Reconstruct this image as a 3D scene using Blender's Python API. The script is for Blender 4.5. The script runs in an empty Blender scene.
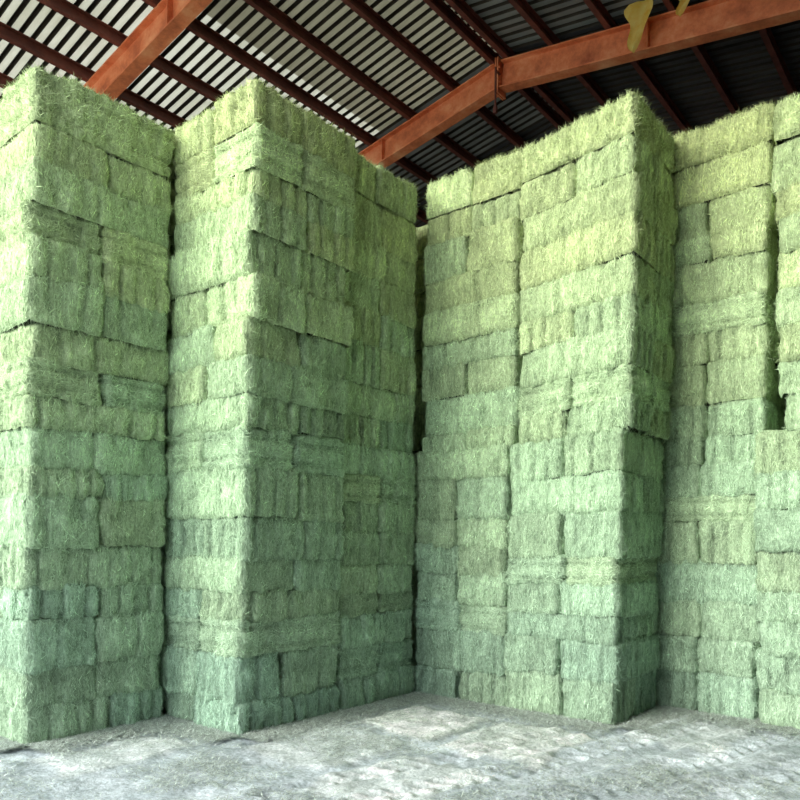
import bpy, math, numpy as np
from mathutils import Vector, Matrix
rng = np.random.default_rng(23)
scene = bpy.context.scene
scene.view_settings.view_transform = 'Standard'
scene.view_settings.look = 'None'

# ------------------------------------------------------------------ noise
PERM = rng.permutation(4096)
RV = rng.random(4096)
def vnoise(p):
    i = np.floor(p).astype(np.int64); f = p - i
    f = f*f*(3-2*f)
    out = 0
    def h(a, b, c):
        return RV[(PERM[(PERM[(PERM[a & 4095] + b) & 4095] + c) & 4095])]
    for dx in (0, 1):
        for dy in (0, 1):
            for dz in (0, 1):
                w = (f[:,0] if dx else 1-f[:,0])*(f[:,1] if dy else 1-f[:,1])*(f[:,2] if dz else 1-f[:,2])
                out = out + w*h(i[:,0]+dx, i[:,1]+dy, i[:,2]+dz)
    return out*2-1

# ------------------------------------------------------------------ mesh helper
def make_mesh(name, verts, faces_flat, loop_tot, mats, mat_idx=None, colors=None, smooth=True):
    me = bpy.data.meshes.new(name)
    nv = len(verts); nl = len(faces_flat); nf = len(loop_tot)
    me.vertices.add(nv); me.vertices.foreach_set('co', np.asarray(verts, np.float32).ravel())
    me.loops.add(nl); me.loops.foreach_set('vertex_index', np.asarray(faces_flat, np.int32))
    me.polygons.add(nf)
    ls = np.concatenate([[0], np.cumsum(loop_tot)[:-1]]).astype(np.int32)
    me.polygons.foreach_set('loop_start', ls)
    me.polygons.foreach_set('loop_total', np.asarray(loop_tot, np.int32))
    if mat_idx is not None: me.polygons.foreach_set('material_index', np.asarray(mat_idx, np.int32))
    me.polygons.foreach_set('use_smooth', np.full(nf, smooth))
    me.update(calc_edges=True)
    if colors is not None:
        a = me.color_attributes.new('tone', 'FLOAT_COLOR', 'POINT')
        c = np.ones((nv, 4), np.float32); c[:, :3] = colors
        a.data.foreach_set('color', c.ravel())
    for m in mats: me.materials.append(m)
    me.validate()
    ob = bpy.data.objects.new(name, me)
    scene.collection.objects.link(ob)
    return ob

# ------------------------------------------------------------------ materials
def newmat(name):
    m = bpy.data.materials.new(name); m.use_nodes = True
    nt = m.node_tree; b = nt.nodes['Principled BSDF']
    return m, nt, b
def ramp(nt, fac, stops):
    r = nt.nodes.new('ShaderNodeValToRGB')
    e = r.color_ramp.elements
    e[0].position, e[0].color = stops[0][0], (*stops[0][1], 1)
    e[1].position, e[1].color = stops[-1][0], (*stops[-1][1], 1)
    for p, c in stops[1:-1]:
        x = e.new(p); x.color = (*c, 1)
    nt.links.new(fac, r.inputs[0]); return r.outputs[0]
def noise(nt, scale, detail=4, rough=.6, stretch=(1, 1, 1)):
    tc = nt.nodes.new('ShaderNodeTexCoord'); mp = nt.nodes.new('ShaderNodeMapping')
    mp.inputs['Scale'].default_value = stretch
    n = nt.nodes.new('ShaderNodeTexNoise'); n.inputs['Scale'].default_value = scale
    n.inputs['Detail'].default_value = detail; n.inputs['Roughness'].default_value = rough
    nt.links.new(tc.outputs['Object'], mp.inputs[0]); nt.links.new(mp.outputs[0], n.inputs['Vector'])
    return n.outputs['Fac']
def mulc(nt, a, b, f=1.0):
    m = nt.nodes.new('ShaderNodeMix'); m.data_type = 'RGBA'; m.blend_type = 'MULTIPLY'
    m.inputs[0].default_value = f
    nt.links.new(a, m.inputs[6]); nt.links.new(b, m.inputs[7]); return m.outputs[2]
def bump(nt, b, h, strength, dist):
    bp = nt.nodes.new('ShaderNodeBump'); bp.inputs['Strength'].default_value = strength
    bp.inputs['Distance'].default_value = dist
    nt.links.new(h, bp.inputs['Height']); nt.links.new(bp.outputs[0], b.inputs['Normal'])
def addm(nt, a, b, op='ADD'):
    m = nt.nodes.new('ShaderNodeMath'); m.operation = op
    nt.links.new(a, m.inputs[0]); nt.links.new(b, m.inputs[1]); return m.outputs[0]

# hay
m_hay, nt, b = newmat('hay')
at = nt.nodes.new('ShaderNodeAttribute'); at.attribute_name = 'tone'
n1 = noise(nt, 12, 6, .75, (1, 1, .3)); n2 = noise(nt, 42, 3, .7, (1, 1, .22)); n3 = noise(nt, 50, 3, .7, (.4, .4, 1.4))
s = addm(nt, n1, n2); s = addm(nt, s, n3)
c = ramp(nt, n1, [(.3, (.56, .60, .56)), (.5, (.98, .98, .97)), (.7, (1.34, 1.30, 1.32))])
c2 = ramp(nt, n2, [(.3, (.54, .57, .54)), (.55, (1, 1, 1)), (.75, (1.45, 1.4, 1.45))])
c3 = ramp(nt, n3, [(.3, (.78, .80, .78)), (.55, (1, 1, 1)), (.75, (1.2, 1.15, 1.15))])
col = mulc(nt, at.outputs['Color'], c); col = mulc(nt, col, c2); col = mulc(nt, col, c3)
nt.links.new(col, b.inputs['Base Color']); b.inputs['Roughness'].default_value = .95
b.inputs['Specular IOR Level'].default_value = .15
bump(nt, b, s, .65, .02)
# hay straw
m_straw, nt, b = newmat('hay_straw')
at = nt.nodes.new('ShaderNodeAttribute'); at.attribute_name = 'tone'
nt.links.new(at.outputs['Color'], b.inputs['Base Color']); b.inputs['Roughness'].default_value = .8
b.inputs['Specular IOR Level'].default_value = .2
m_core, nt, b = newmat('core_light_block'); b.inputs['Base Color'].default_value = (.03, .04, .02, 1); b.inputs['Roughness'].default_value = 1  # dark filler boxes added inside the stacks to block light leaks

def steel(name, c0, c1, c2):
    m, nt, b = newmat(name)
    n = noise(nt, 2.2, 8, .7); col = ramp(nt, n, [(.3, c0), (.5, c1), (.72, c2)])
    nt.links.new(col, b.inputs['Base Color']); b.inputs['Roughness'].default_value = .6
    bump(nt, b, noise(nt, 30, 3), .2, .01)
    return m
m_raft = steel('rust_red_primer', (.42, .095, .035), (.76, .22, .08), (.92, .45, .22))
m_purl = steel('dark_red_primer', (.07, .018, .012), (.15, .04, .025), (.24, .07, .045))
def sheet(name, c0, c1, trans):
    m, nt, b = newmat(name)
    n = noise(nt, 1.5, 6, .65, (.5, 2, 1)); col = ramp(nt, n, [(.3, c0), (.7, c1)])
    nt.links.new(col, b.inputs['Base Color']); b.inputs['Roughness'].default_value = .55
    if trans:
        t = nt.nodes.new('ShaderNodeBsdfTranslucent'); nt.links.new(col, t.inputs[0])
        mx = nt.nodes.new('ShaderNodeMixShader'); mx.inputs[0].default_value = trans
        nt.links.new(b.outputs[0], mx.inputs[1]); nt.links.new(t.outputs[0], mx.inputs[2])
        nt.links.new(mx.outputs[0], nt.nodes['Material Output'].inputs[0])
    return m
m_sheet = sheet('fibreglass_roof_sheet', (.52, .49, .36), (.78, .75, .62), .6)
m_sheet2 = sheet('roof_sheet_dim', (.12, .13, .12), (.25, .26, .23), .04)  # duller roof copy: shade on right slope and rear left painted in
m_sheet4 = sheet('roof_sheet_shaded', (.03, .033, .035), (.08, .085, .085), 0)  # darkness of the rear roof painted into the sheet colour
m_sheet3 = sheet('beige_roof_sheet', (.26, .235, .15), (.48, .44, .31), .28)  # duller beige, less translucent sheet for the bands nearest the ridge
m_groove = sheet('roof_groove_shade', (.03, .025, .018), (.08, .065, .045), 0)  # near-black colour paints the shade inside the roof grooves
m_wall = sheet('dark_wall_sheet', (.03, .03, .032), (.06, .055, .05), 0)

# floor
m_floor, nt, b = newmat('dusty_floor')
at = nt.nodes.new('ShaderNodeAttribute'); at.attribute_name = 'tone'
n1 = noise(nt, 2.2, 9, .78); n2 = noise(nt, 34, 5, .8)
c = ramp(nt, n1, [(.34, (.66, .70, .70)), (.5, (.97, .98, .99)), (.64, (1.28, 1.26, 1.27))])
c2 = ramp(nt, n2, [(.32, (.50, .54, .53)), (.5, (.95, .95, .95)), (.68, (1.4, 1.36, 1.36))])
col = mulc(nt, mulc(nt, at.outputs['Color'], c), c2)
nt.links.new(col, b.inputs['Base Color']); b.inputs['Roughness'].default_value = .95
b.inputs['Specular IOR Level'].default_value = .1
bump(nt, b, addm(nt, n1, n2), .6, .025)
m_ground, nt, b = newmat('outside_dirt')
col = ramp(nt, noise(nt, .6, 6), [(.3, (.42, .42, .40)), (.7, (.56, .56, .54))]); nt.links.new(col, b.inputs['Base Color']); b.inputs['Roughness'].default_value = 1

# ------------------------------------------------------------------ hay
TOP = np.array([.61, .72, .35]); MID = np.array([.42, .57, .34]); LOW = np.array([.33, .47, .35])  # colour by height: stronger light on the stack tops is painted in
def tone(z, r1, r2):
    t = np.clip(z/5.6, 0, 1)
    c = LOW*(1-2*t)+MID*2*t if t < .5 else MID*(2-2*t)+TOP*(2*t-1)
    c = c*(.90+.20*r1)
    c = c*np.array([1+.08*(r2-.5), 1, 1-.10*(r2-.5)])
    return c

def bale(L, W, H, axis, cen, style, res, seed):
    V = []; N = []; F = []; off = 0
    r = .055
    h = np.array([L, W, H])/2
    for ax in range(3):
        for sg in (-1, 1):
            if ax == 2 and sg == -1: continue
            a1, a2 = [(1, 2), (0, 2), (0, 1)][ax]
            n1 = max(3, int(round(2*h[a1]/res))); n2 = max(3, int(round(2*h[a2]/res)))
            g1 = np.linspace(-1, 1, n1+1); g2 = np.linspace(-1, 1, n2+1)
            A, B = np.meshgrid(g1, g2, indexing='ij')
            p = np.zeros((A.size, 3)); p[:, ax] = sg*h[ax]; p[:, a1] = A.ravel()*h[a1]; p[:, a2] = B.ravel()*h[a2]
            inner = np.clip(p, -(h-r), h-r)
            d = p-inner; d /= np.linalg.norm(d, axis=1)[:, None]+1e-9
            q = inner+d*r
            idx = np.arange(A.size).reshape(A.shape)
            quads = np.stack([idx[:-1, :-1], idx[1:, :-1], idx[1:, 1:], idx[:-1, 1:]], -1).reshape(-1, 4)
            flip = (sg == 1) != (ax != 1)
            if flip: quads = quads[:, ::-1]
            V.append(q); N.append(d); F.append(quads+off); off += A.size
    q = np.concatenate(V); d = np.concatenate(N); F = np.concatenate(F)
    u = q/h
    sx = np.array([seed*13.37, seed*7.1, seed*3.3])
    disp = .018*vnoise(q*4+sx)+.015*vnoise(q*10+sx)+.011*vnoise(q*24+sx)
    side = 1-np.abs(d[:, 0])
    disp += side*.015*vnoise(q*np.array([20, 2.5, 2.5])+sx)
    disp += (1-side)*.013*vnoise(q*np.array([2.5, 18, 3])+sx)
    disp += .02*(1-u[:, 0]**2)*(1-u[:, 2]**2)*(np.abs(d[:, 2]) < .5)
    def dent(x, x0, w): return np.exp(-((x-x0)/w)**2)
    if style == 1:
        for x0 in (-.15, .0, .15):
            disp -= .032*dent(q[:, 1], x0*W/.55+.015*math.sin(seed+x0*30), .018)*np.abs(d[:, 0])
        for x0 in np.linspace(-.40, .40, 6)*L:
            disp -= .032*(.5+.5*math.sin(seed*7+x0*40)**2)*dent(q[:, 0], x0+.02*math.sin(seed*x0*9)+.06*q[:, 2]*math.sin(seed+x0*20), .018)*np.abs(d[:, 1])
    elif style == 2:
        for z0 in (-.17*H/.38*.5, .17*H/.38*.5):
            disp -= .028*dent(q[:, 2]+.008*np.sin(q[:, 0]*5+seed), z0, .017)*(1-np.abs(d[:, 2]))
    else:
        for x0 in (-.15, .15):
            disp -= .014*dent(q[:, 1], x0, .015)*np.abs(d[:, 0])
        x0 = .12*L*math.sin(seed*3)
        disp -= .030*dent(q[:, 0], x0, .02)*np.abs(d[:, 1])
    q = q+d*disp[:, None]
    q[:, 2] += .012*math.sin(seed*5.1)*u[:, 0]-.010*(seed % 1)*(1-u[:, 0]**2)
    ang = .022*math.sin(seed*9.7)
    if axis == 1: ang += math.pi/2
    ca, sa = math.cos(ang), math.sin(ang)
    R = np.array([[ca, sa, 0], [-sa, ca, 0], [0, 0, 1]])
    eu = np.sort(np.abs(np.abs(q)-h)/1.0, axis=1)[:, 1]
    return q@R+cen, d@R, F, disp, np.clip(eu/.05, 0, 1)

def hay_stack(name, modules):
    VV = []; FF = []; CC = []; MI = []; LT = []; off = 0
    fp = []; fn = []; fc = []; fv = []
    for M in modules:
        x0, x1, y0, y1, Ht = M['box']; nl = M.get('layers', 17)
        lx, ly = M.get('lean', (0, 0)); ox, oy = M.get('off', (0, 0)); res = M.get('res', .027)
        tilt = M.get('tilt', 0)
        hs = rng.uniform(.78, 1.22, nl); hs[rng.random(nl) < .2] *= .78
        hs[:nl//2] *= .93
        zs = np.concatenate([[0], np.cumsum(hs)]); zs *= Ht/zs[-1]
        wx, wy = x1-x0, y1-y0
        zmid = 2.62*Ht/5.5
        half = int(np.argmin(np.abs(zs-zmid)))
        zs[:half+1] *= zmid/zs[half]
        zs[half:] = zmid+(zs[half:]-zs[half])*(Ht-zmid)/(zs[-1]-zs[half])
        def warp(v):
            v = v.copy(); v[:, 2] += tilt*(v[:, 0]-(x0+x1)/2)*v[:, 2]/Ht; return v
        for k in range(nl):
            zc = (zs[k]+zs[k+1])/2; hh = zs[k+1]-zs[k]
            axis = (k+M.get('ph', 0)) % 2
            if rng.random() < .2: axis = 1-axis
            style = [0, 0, 1, 0, 1, 1, 2][int(rng.integers(0, 7))]
            if hh < .27: style = 1 if rng.random() < .8 else 2
            if k in (0, half): style = 1
            jx, jy = rng.uniform(-.022, .022, 2)
            oxx = (ox if k >= half else 0)+lx*zc; oyy = (oy if k >= half else 0)+ly*zc
            cx, cy = (x0+x1)/2+oxx+jx, (y0+y1)/2+oyy+jy
            sub = M.get('split', True) and rng.random() < .35
            for j in (-1, 1):
                Lf = (wx if axis == 0 else wy); W = (wy if axis == 0 else wx)/2-.010
                parts = [(0, Lf)]
                if sub:
                    cut = Lf*rng.uniform(.38, .62); parts = [(-Lf/2+cut/2, cut), (cut/2, Lf-cut)]
                for (po, pl) in parts:
                    cen = np.array([cx+po, cy+j*wy/4, zc]) if axis == 0 else np.array([cx+j*wx/4, cy+po, zc])
                    seed = rng.uniform(0, 100)
                    L2 = pl-.012+rng.uniform(-.015, .025)
                    hb = hh+.046
                    if k == nl-1: hb += rng.uniform(-.05, .05); cen[2] += (hb-hh)/2
                    v, n, f, dsp, eu = bale(L2, W+rng.uniform(-.004, .008), hb, axis, cen, style, res, seed)
                    v = warp(v)
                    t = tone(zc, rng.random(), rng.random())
                    shade = (np.clip(1+dsp*7, .68, 1.2)*(.80+.20*eu))[:, None]  # occlusion in creases and along bale edges, painted into the colour
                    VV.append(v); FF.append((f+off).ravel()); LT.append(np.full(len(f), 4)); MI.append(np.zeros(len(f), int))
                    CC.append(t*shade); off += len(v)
                    if res < .04:
                        q = v[f]; ar = np.linalg.norm(np.cross(q[:, 1]-q[:, 0], q[:, 3]-q[:, 0]), axis=1)
                        nn = n[f[:, 0]]
                        w = np.clip(np.maximum(-nn[:, 1], nn[:, 0]), .0, 1)
                        w = np.where(nn[:, 2] > .6, 1.1 if k == nl-1 else .0, w)
                        w = w*(.6+.4*eu[f[:, 0]])
                        cnt = rng.poisson(ar*w*M.get('dens', 7500))
                        fi = np.repeat(np.arange(len(f)), cnt); a = rng.random((len(fi), 1)); bb = rng.random((len(fi), 1))
                        P = q[fi, 0]*(1-a)*(1-bb)+q[fi, 1]*a*(1-bb)+q[fi, 2]*a*bb+q[fi, 3]*(1-a)*bb
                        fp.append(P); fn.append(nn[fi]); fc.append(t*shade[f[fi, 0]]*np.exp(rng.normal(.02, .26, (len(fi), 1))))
                        fv.append(np.full(len(fi), 0 if style == 2 else 1)+(2 if k == nl-1 else 0))
        for (za, zb_, oo) in ((.05, zs[half]-.02, 0), (zs[half]+.02, zs[-1]-.35, 1)):
            e = .13
            o = np.array([ox*oo+lx*(za+zb_)/2, oy*oo+ly*(za+zb_)/2])
            xs = (x0+e+o[0], x1-e+o[0]); ys = (y0+e+o[1], y1-e+o[1])
            cv = np.array([[x, y, z] for z in (za, zb_) for (x, y) in ((xs[0], ys[0]), (xs[1], ys[0]), (xs[1], ys[1]), (xs[0], ys[1]))])
            cf = np.array([[0, 3, 2, 1], [4, 5, 6, 7], [0, 1, 5, 4], [1, 2, 6, 5], [2, 3, 7, 6], [3, 0, 4, 7]])
            VV.append(cv); FF.append((cf+off).ravel()); LT.append(np.full(6, 4)); MI.append(np.full(6, 2)); CC.append(np.zeros((8, 3))); off += 8
    if fp:
        P = np.concatenate(fp); Nn = np.concatenate(fn); C = np.concatenate(fc); K = np.concatenate(fv); n = len(P)
        up = np.array([0, 0, 1.])
        rnd = rng.normal(0, 1, (n, 3))
        rnd += up*np.where(K % 2 == 1, 2.0, 0)[:, None]*rng.choice([-1, 1], (n, 1))
        top = K >= 2
        T = rnd-(rnd*Nn).sum(1)[:, None]*Nn
        T /= np.linalg.norm(T, axis=1)[:, None]
        T = T+Nn*np.abs(rng.normal(.15, .28, (n, 1)))
        T[top] += rng.normal(0, .45, (top.sum(), 3))+np.array([0, 0, .3])
        T /= np.linalg.norm(T, axis=1)[:, None]
        S = np.cross(T, Nn); S /= np.linalg.norm(S, axis=1)[:, None]+1e-9
        Ln = rng.uniform(.02, .07, (n, 1)); Wd = rng.uniform(.0012, .0030, (n, 1))
        A = P+Nn*.001-S*Wd; B = P+Nn*.001+S*Wd; D = P+T*Ln
        VV.append(np.stack([A, B, D], 1).reshape(-1, 3)); FF.append(np.arange(3*n)+off); LT.append(np.full(n, 3)); MI.append(np.full(n, 1))
        CC.append(np.repeat(C, 3, 0))
    return make_mesh(name, np.concatenate(VV), np.concatenate(FF), np.concatenate(LT), [m_hay, m_straw, m_core],
                     np.concatenate(MI), np.concatenate(CC))

hay_stack('hay_bale_stack', [
    dict(box=(-6.98, -5.83, 2.57, 3.80, 5.26), lean=(.008, 0), off=(.02, 0), ph=1),
    dict(box=(-8.15, -7.00, 2.57, 3.80, 5.26), lean=(.008, 0), ph=0, res=.035)])
hay_stack('hay_bale_stack', [
    dict(box=(-6.00, -4.84, 3.84, 5.06, 5.40), lean=(.020, 0), off=(.03, 0), ph=0),
    dict(box=(-6.00, -4.86, 5.08, 6.24, 5.40), lean=(-.004, 0), off=(-.01, -.0), ph=1),
    dict(box=(-7.20, -6.04, 3.86, 5.06, 5.4), lean=(.02, 0), res=.06),
    dict(box=(-7.20, -6.04, 5.08, 6.22, 5.35), res=.06)])
hay_stack('hay_bale_stack', [
    dict(box=(-4.94, -3.78, 6.29, 7.32, 5.44), lean=(.004, 0), off=(.07, 0), ph=1),
    dict(box=(-3.76, -2.61, 6.25, 7.30, 5.49), lean=(.002, 0), off=(.11, 0), ph=0, tilt=.13),
    dict(box=(-4.92, -3.78, 7.36, 8.5, 5.3), res=.06),
    dict(box=(-3.76, -2.90, 7.36, 8.5, 5.3), res=.06, ph=1)])
hay_stack('hay_bale_stack', [
    dict(box=(-2.80, -1.72, 7.33, 8.5, 5.62), lean=(.012, 0), off=(.0, 0), ph=1),
    dict(box=(-1.68, -.60, 7.22, 8.5, 5.58), lean=(-.035, 0), off=(.26, 0), ph=0),
    dict(box=(-.48, .70, 7.28, 8.5, 5.6), lean=(-.01, 0), off=(.20, 0), ph=1, dens=2500)])
hay_stack('hay_bale_stack', [
    dict(box=(-6.2, -5.06, 6.8, 7.7, 5.35), res=.05, layers=15), dict(box=(-6.2, -5.06, 7.74, 8.8, 5.3), res=.06, layers=15)])

# ------------------------------------------------------------------ floor
def in_rect(X, Y, r, e=.05):
    f = lambda t: 1/(1+np.exp(-t/e*3))
    return f(X-r[0])*f(r[1]-X)*f(Y-r[2])*f(r[3]-Y)
gx = np.linspace(-9, 3.5, 420); gy = np.linspace(0, 10, 330)
X, Y = np.meshgrid(gx, gy, indexing='ij'); X = X.ravel(); Y = Y.ravel()
P3 = np.stack([X, Y, X*0], 1)
wob = P3+.06*np.stack([vnoise(P3*5), vnoise(P3*5+40), X*0], 1)
Z = .010*vnoise(P3*1.5)+.008*vnoise(P3*6)+.008*vnoise(P3*14)
base = np.array([.60, .665, .70])
C = np.tile(base, (len(X), 1))*(1+.12*vnoise(P3*2.3+9)[:, None])*(1+.12*vnoise(P3*9+5)[:, None])
pat = 0; rim = 0
for r, s_ in [((-4.5, -3.62, 4.85, 5.75), 1), ((-3.5, -2.6, 4.75, 5.8), .8), ((-4.6, -3.7, 3.7, 4.7), .45), ((-3.55, -2.7, 3.3, 4.4), .5), ((-5.5, -4.9, 2.5, 3.5), .5), ((-2.5, -1.7, 6.0, 7.1), .4)]:
    i_ = in_rect(wob[:, 0], wob[:, 1], r, .03)
    pat = pat+i_*s_; rim = rim+s_*4*i_*(1-i_)
C = C*(1+.32*pat[:, None]-.34*rim[:, None])+pat[:, None]*np.array([.09, .05, -.04]); Z += .025*pat
for xc, w in ((-1.9, .16), (-1.35, .16), (-2.5, .12), (-3.0, .1), (-.8, .14)):
    cx = X-.22*(Y-5.5)-xc+.1*np.sin(Y*.8)
    m = np.exp(-(cx/w)**4)*(Y < 7.2)
    lug = np.sin((Y*1.0+np.abs(cx)*1.2)*2*np.pi/.16)
    Z += m*(.018*lug-.014)+.028*np.exp(-((np.abs(cx)-w*1.3)/.06)**2)
    C *= (1+.12*m*lug)[:, None]
C = np.clip(C, .05, .9)
idx = np.arange(len(X)).reshape(420, 330)
Q = np.stack([idx[:-1, :-1], idx[1:, :-1], idx[1:, 1:], idx[:-1, 1:]], -1).reshape(-1, 4)
Vv = [np.stack([X, Y, Z-.01], 1)]; Fl = [Q.ravel()]; Lt = [np.full(len(Q), 4)]; Mi = [np.zeros(len(Q), int)]; Cc = [C]; off = len(X)
n0 = 420000
px = rng.uniform(-8, 2, n0); py = rng.uniform(1, 9, n0)
cl = vnoise(np.stack([px*1.6, py*1.6, px*0], 1))+.7*vnoise(np.stack([px*6, py*6, px*0], 1)); keep = rng.random(n0) < .3+.7*cl; px = px[keep]; py = py[keep]
def edge(xa, ya, xb, yb, n):
    t = rng.random(n); g = np.abs(rng.normal(0, .16, n)); dx, dy = xb-xa, yb-ya; L = math.hypot(dx, dy)
    return xa+dx*t+dy/L*g, ya+dy*t-dx/L*g
for e in ((-8.1, 2.58, -5.83, 2.58), (-5.82, 2.6, -5.82, 3.84), (-5.9, 3.84, -4.84, 3.84), (-4.83, 3.86, -4.83, 6.2), (-4.9, 6.22, -2.6, 6.22), (-2.58, 6.24, -2.58, 7.35), (-2.6, 7.3, .6, 7.25)):
    ex, ey = edge(*e, int(6000*math.hypot(e[2]-e[0], e[3]-e[1]))); px = np.concatenate([px, ex]); py = np.concatenate([py, ey])
n = len(px)
a = rng.uniform(0, 2*np.pi, n); L = rng.uniform(.02, .09, n); w = rng.uniform(.0015, .0040, n)
pz = rng.uniform(.004, .028, n)
A = np.stack([px-np.sin(a)*w, py+np.cos(a)*w, pz], 1); B = np.stack([px+np.sin(a)*w, py-np.cos(a)*w, pz], 1)
D = np.stack([px+np.cos(a)*L, py+np.sin(a)*L, pz+rng.uniform(0, .018, n)], 1)
Vv.append(np.stack([A, B, D], 1).reshape(-1, 3)); Fl.append(np.arange(3*n)+off); Lt.append(np.full(n, 3)); Mi.append(np.ones(n, int))
Cc.append(np.repeat(np.clip(np.array([.66, .74, .68])*rng.uniform(.35, 1.3, (n, 1)), 0, .92), 3, 0))
make_mesh('floor', np.concatenate(Vv), np.concatenate(Fl), np.concatenate(Lt), [m_floor, m_straw], np.concatenate(Mi), np.concatenate(Cc))
gv = np.array([[-40, -40, -.05], [40, -40, -.05], [40, 40, -.05], [-40, 40, -.05]])
make_mesh('ground', gv, [0, 1, 2, 3], [4], [m_ground], smooth=False)

# ------------------------------------------------------------------ roof
RX, RZ, SL = -6.2, 8.83, .165
EL, ER = -15.0, 7.0
YF, YB = -1.5, 17.0
D = .42
def zb(x): return RZ-SL*abs(x-RX)
class Acc:
    def __init__(s): s.v = []; s.f = []; s.m = []
    def box(s, c, ax, m=0):
        c = Vector(c); o = len(s.v)
        for k in (-1, 1):
            for (i, j) in ((-1, -1), (1, -1), (1, 1), (-1, 1)):
                s.v.append(tuple(c+Vector(ax[0])*i+Vector(ax[1])*j+Vector(ax[2])*k))
        for q in ((0, 3, 2, 1), (4, 5, 6, 7), (0, 1, 5, 4), (1, 2, 6, 5), (2, 3, 7, 6), (3, 0, 4, 7)):
            s.f.append([o+t for t in q]); s.m.append(m)
    def make(s, name, mats):
        return make_mesh(name, np.array(s.v), np.array(s.f).ravel(), np.full(len(s.f), 4), mats, s.m, smooth=False)
def ibeam(acc, p0, p1, depth, fw, tf, tw, updir, m=0):
    p0 = Vector(p0); p1 = Vector(p1); d = (p1-p0)/2; c = (p0+p1)/2
    t = d.normalized(); u = Vector(updir); u = (u-u.dot(t)*t).normalized(); s = t.cross(u)
    acc.box(c+u*tf/2, (d, s*fw/2, u*tf/2), m)
    acc.box(c+u*(depth-tf/2), (d, s*fw/2, u*tf/2), m)
    acc.box(c+u*depth/2, (d, s*tw/2, u*(depth/2-tf)), m)

def frame(yc):
    a = Acc()
    for xe in (EL+.4, ER-.4):
        ibeam(a, (xe, yc, zb(xe)), (RX, yc, RZ), D, .2, .022, .016, (0, 0, 1))
        ibeam(a, (xe, yc, 0), (xe, yc, zb(xe)+.05), .36, .2, .02, .016, (1 if xe < 0 else -1, 0, 0))
        a.box((xe, yc, .01), ((.28, 0, 0), (0, .2, 0), (0, 0, .015)))
        sg = 1 if xe > RX else -1
        a.box((RX+sg*.02, yc, RZ+D/2-.02), ((.012, 0, 0), (0, .12, 0), (0, 0, D/2+.07)))
        for xs in np.arange(RX+sg*2.4, xe, sg*2.4):
            a.box((xs, yc, zb(xs)+D/2), ((.006, 0, 0), (0, .095, 0), (0, 0, D/2-.02)))
    for bz in (.08, .2, .32):
        for by in (-.08, .08):
            a.box((RX, yc+by, RZ+bz), ((.05, 0, 0), (0, .014, 0), (0, 0, .014)))
    return a.make('steel_roof_frame', [m_raft])
for yc in (1.1, 5.64, 10.0, 14.5):
    frame(yc)

a = Acc()
PD = .18
for k in range(-9, 15):
    x = RX+.9*k
    if x < EL+.1 or x > ER-.1: continue
    for xx in ([x-.12, x+.12] if k == 0 else [x]):
        z0 = zb(xx)+D+.006
        L = (YB-YF)/2; yc = (YB+YF)/2
        a.box((xx, yc, z0+PD/2), ((.005, 0, 0), (0, L, 0), (0, 0, PD/2)))
        a.box((xx+.035, yc, z0+.005), ((.035, 0, 0), (0, L, 0), (0, 0, .005)))
        a.box((xx+.035, yc, z0+PD-.005), ((.035, 0, 0), (0, L, 0), (0, 0, .005)))
        a.box((xx+.07, yc, z0+.018), ((.003, 0, 0), (0, L, 0), (0, 0, .018)))
a.make('roof_purlins', [m_purl])

prof = []
p = .165; y = YF
while y < YB:
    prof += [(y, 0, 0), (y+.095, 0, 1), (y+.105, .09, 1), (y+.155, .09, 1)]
    y += p
prof.append((y, 0, 0))
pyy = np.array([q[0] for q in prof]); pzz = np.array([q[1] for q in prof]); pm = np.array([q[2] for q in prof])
V = []; F = []; Mx = []; o = 0
for sg, xe in ((-1, EL), (1, ER)):
    xs = np.linspace(RX, xe, 8)
    for x in xs:
        V.append(np.stack([np.full(len(pyy), x), pyy, zb(x)+D+PD+.03+pzz], 1))
    n = len(pyy)
    for i in range(7):
        r0 = o+i*n+np.arange(n-1); r1 = r0+n
        F.append(np.stack([r0, r0+1, r1+1, r1], 1))
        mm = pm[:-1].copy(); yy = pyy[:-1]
        if sg == 1:
            mm[(mm == 0) & (yy > 9.9)] = 4
            mm[mm == 0] = 2
        else:
            mm[(mm == 0) & (yy > 12.0)] = 4
            mm[(mm == 0) & (yy > 9.9)] = 2
            if i < 2: mm[(mm == 0)] = 3
        Mx.append(mm)
    o += 8*n
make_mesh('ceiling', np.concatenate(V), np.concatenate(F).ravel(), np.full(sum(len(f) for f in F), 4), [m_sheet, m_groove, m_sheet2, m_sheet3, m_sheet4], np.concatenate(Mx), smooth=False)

def wall(name, p0, p1, h0, h1):
    p0 = np.array(p0, float); p1 = np.array(p1, float); L = np.linalg.norm(p1-p0); t = (p1-p0)/L; nrm = np.array([-t[1], t[0]])
    n = int(L/.1); s = np.linspace(0, L, n+1); w = np.where(np.arange(n+1) % 4 < 2, 0, .035)
    base = p0+t*s[:, None]+nrm*w[:, None]
    zt = np.array([h1(b_[0]) for b_ in base]) if callable(h1) else np.full(n+1, h1)
    V = np.concatenate([np.column_stack([base, np.full(n+1, h0)]), np.column_stack([base, zt])])
    i = np.arange(n); F = np.stack([i, i+1, i+n+2, i+n+1], 1)
    make_mesh(name, V, F.ravel(), np.full(n, 4), [m_wall], smooth=False)
wall('wall_back', (EL+.1, YB-.1), (ER-.1, YB-.1), -.02, lambda x: zb(x)+D+PD)
wall('wall_left', (EL+.1, YF+.2), (EL+.1, YB-.1), -.02, zb(EL)+D)
wall('wall_right', (ER-.1, YF+.2), (ER-.1, YB-.1), -.02, zb(ER)+D)
wall('added_shade_wall', (-1.2, YF+.2), (ER-.1, YF+.2), -.02, lambda x: zb(x)+D+PD)  # unseen partial wall, added to darken the right side and right-hand faces

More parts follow.
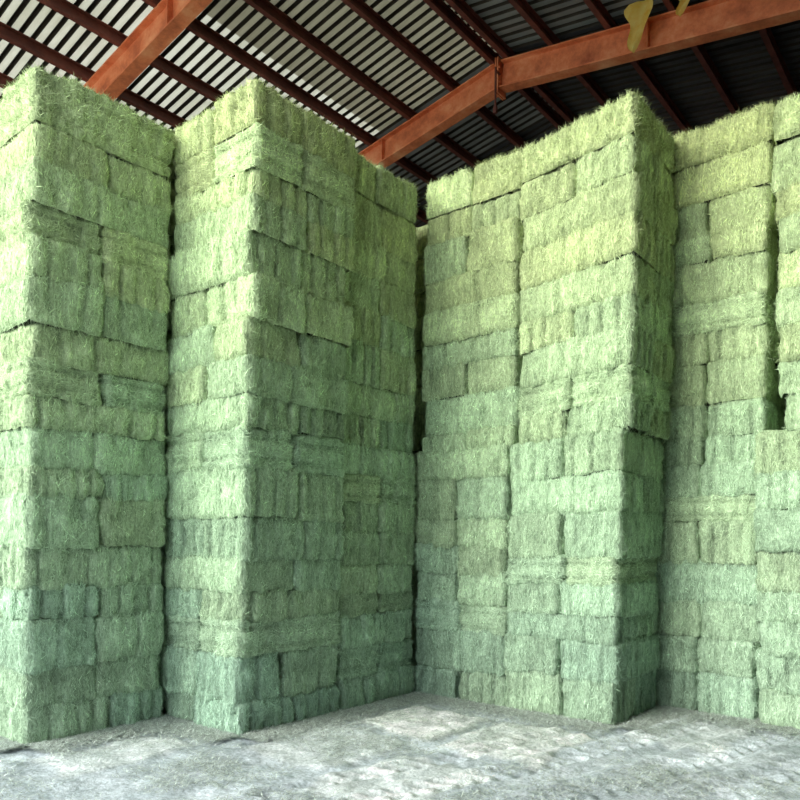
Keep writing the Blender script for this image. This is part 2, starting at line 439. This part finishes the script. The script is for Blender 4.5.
a = Acc(); a.box((RX+.05, 9.78, 8.75), ((.012, 0, 0), (0, .012, 0), (0, 0, .32))); a.box((RX+.05, 9.78, 8.40), ((.03, 0, 0), (0, .02, 0), (0, 0, .05)))
a.box((RX+.05, 9.84, 9.02), ((.012, 0, 0), (0, .07, 0), (0, 0, .012)))
a.make('hanging_cable', [m_purl])
m_yel, nt, b = newmat('yellow_tarp'); col = ramp(nt, noise(nt, 8, 4), [(.3, (.92, .60, .07)), (.7, (1.0, .84, .25))])
nt.links.new(col, b.inputs['Base Color'])
t = nt.nodes.new('ShaderNodeBsdfTranslucent'); nt.links.new(col, t.inputs[0])
mx = nt.nodes.new('ShaderNodeMixShader'); mx.inputs[0].default_value = .35
nt.links.new(b.outputs[0], mx.inputs[1]); nt.links.new(t.outputs[0], mx.inputs[2]); nt.links.new(mx.outputs[0], nt.nodes['Material Output'].inputs[0])
def scrap(xc, yc, zt, w, l):
    rows = 13; V = []
    for i in range(rows):
        t = i/(rows-1); ww = w*(1-t)**.6*(1+.18*math.sin(t*9))
        for j in (-1, -.5, 0, .5, 1):
            V.append((xc+j*ww/2+.05*math.sin(t*5), yc+.03*math.sin(j*4+t*4), zt-l*t-.03*abs(j)))
    F = [[i*5+j, i*5+j+1, i*5+j+6, i*5+j+5] for i in range(rows-1) for j in range(4)]
    make_mesh('yellow_tarp_scrap', np.array(V), np.array(F).ravel(), np.full(len(F), 4), [m_yel])
scrap(-3.87, 9.7, 9.0, .38, .64); scrap(-3.25, 9.7, 8.88, .25, .30)

# ------------------------------------------------------------------ light
w = bpy.data.worlds.new('World'); scene.world = w; w.use_nodes = True
bg = w.node_tree.nodes['Background']; bg.inputs[0].default_value = (.88, .96, 1, 1); bg.inputs[1].default_value = 2.8
sd = bpy.data.lights.new('sun', 'SUN'); sd.energy = 5.2; sd.angle = math.radians(34); sd.color = (1, .97, .88)
so = bpy.data.objects.new('sun', sd); scene.collection.objects.link(so)
so.rotation_euler = Vector((.26, .85, -.34)).to_track_quat('-Z', 'Y').to_euler()
so.location = (-6, -12, 8)

# ------------------------------------------------------------------ camera
cd = bpy.data.cameras.new('camera'); cam = bpy.data.objects.new('camera', cd); scene.collection.objects.link(cam)
cd.sensor_width = 36; cd.lens = 735/800*36; cd.shift_y = 145/800
yaw = math.radians(39.2); roll = math.radians(.6)
cam.matrix_world = Matrix.Translation((0, 0, 1.6)) @ Matrix.Rotation(yaw, 4, 'Z') @ Matrix.Rotation(math.pi/2, 4, 'X') @ Matrix.Rotation(roll, 4, 'Z')
scene.camera = cam
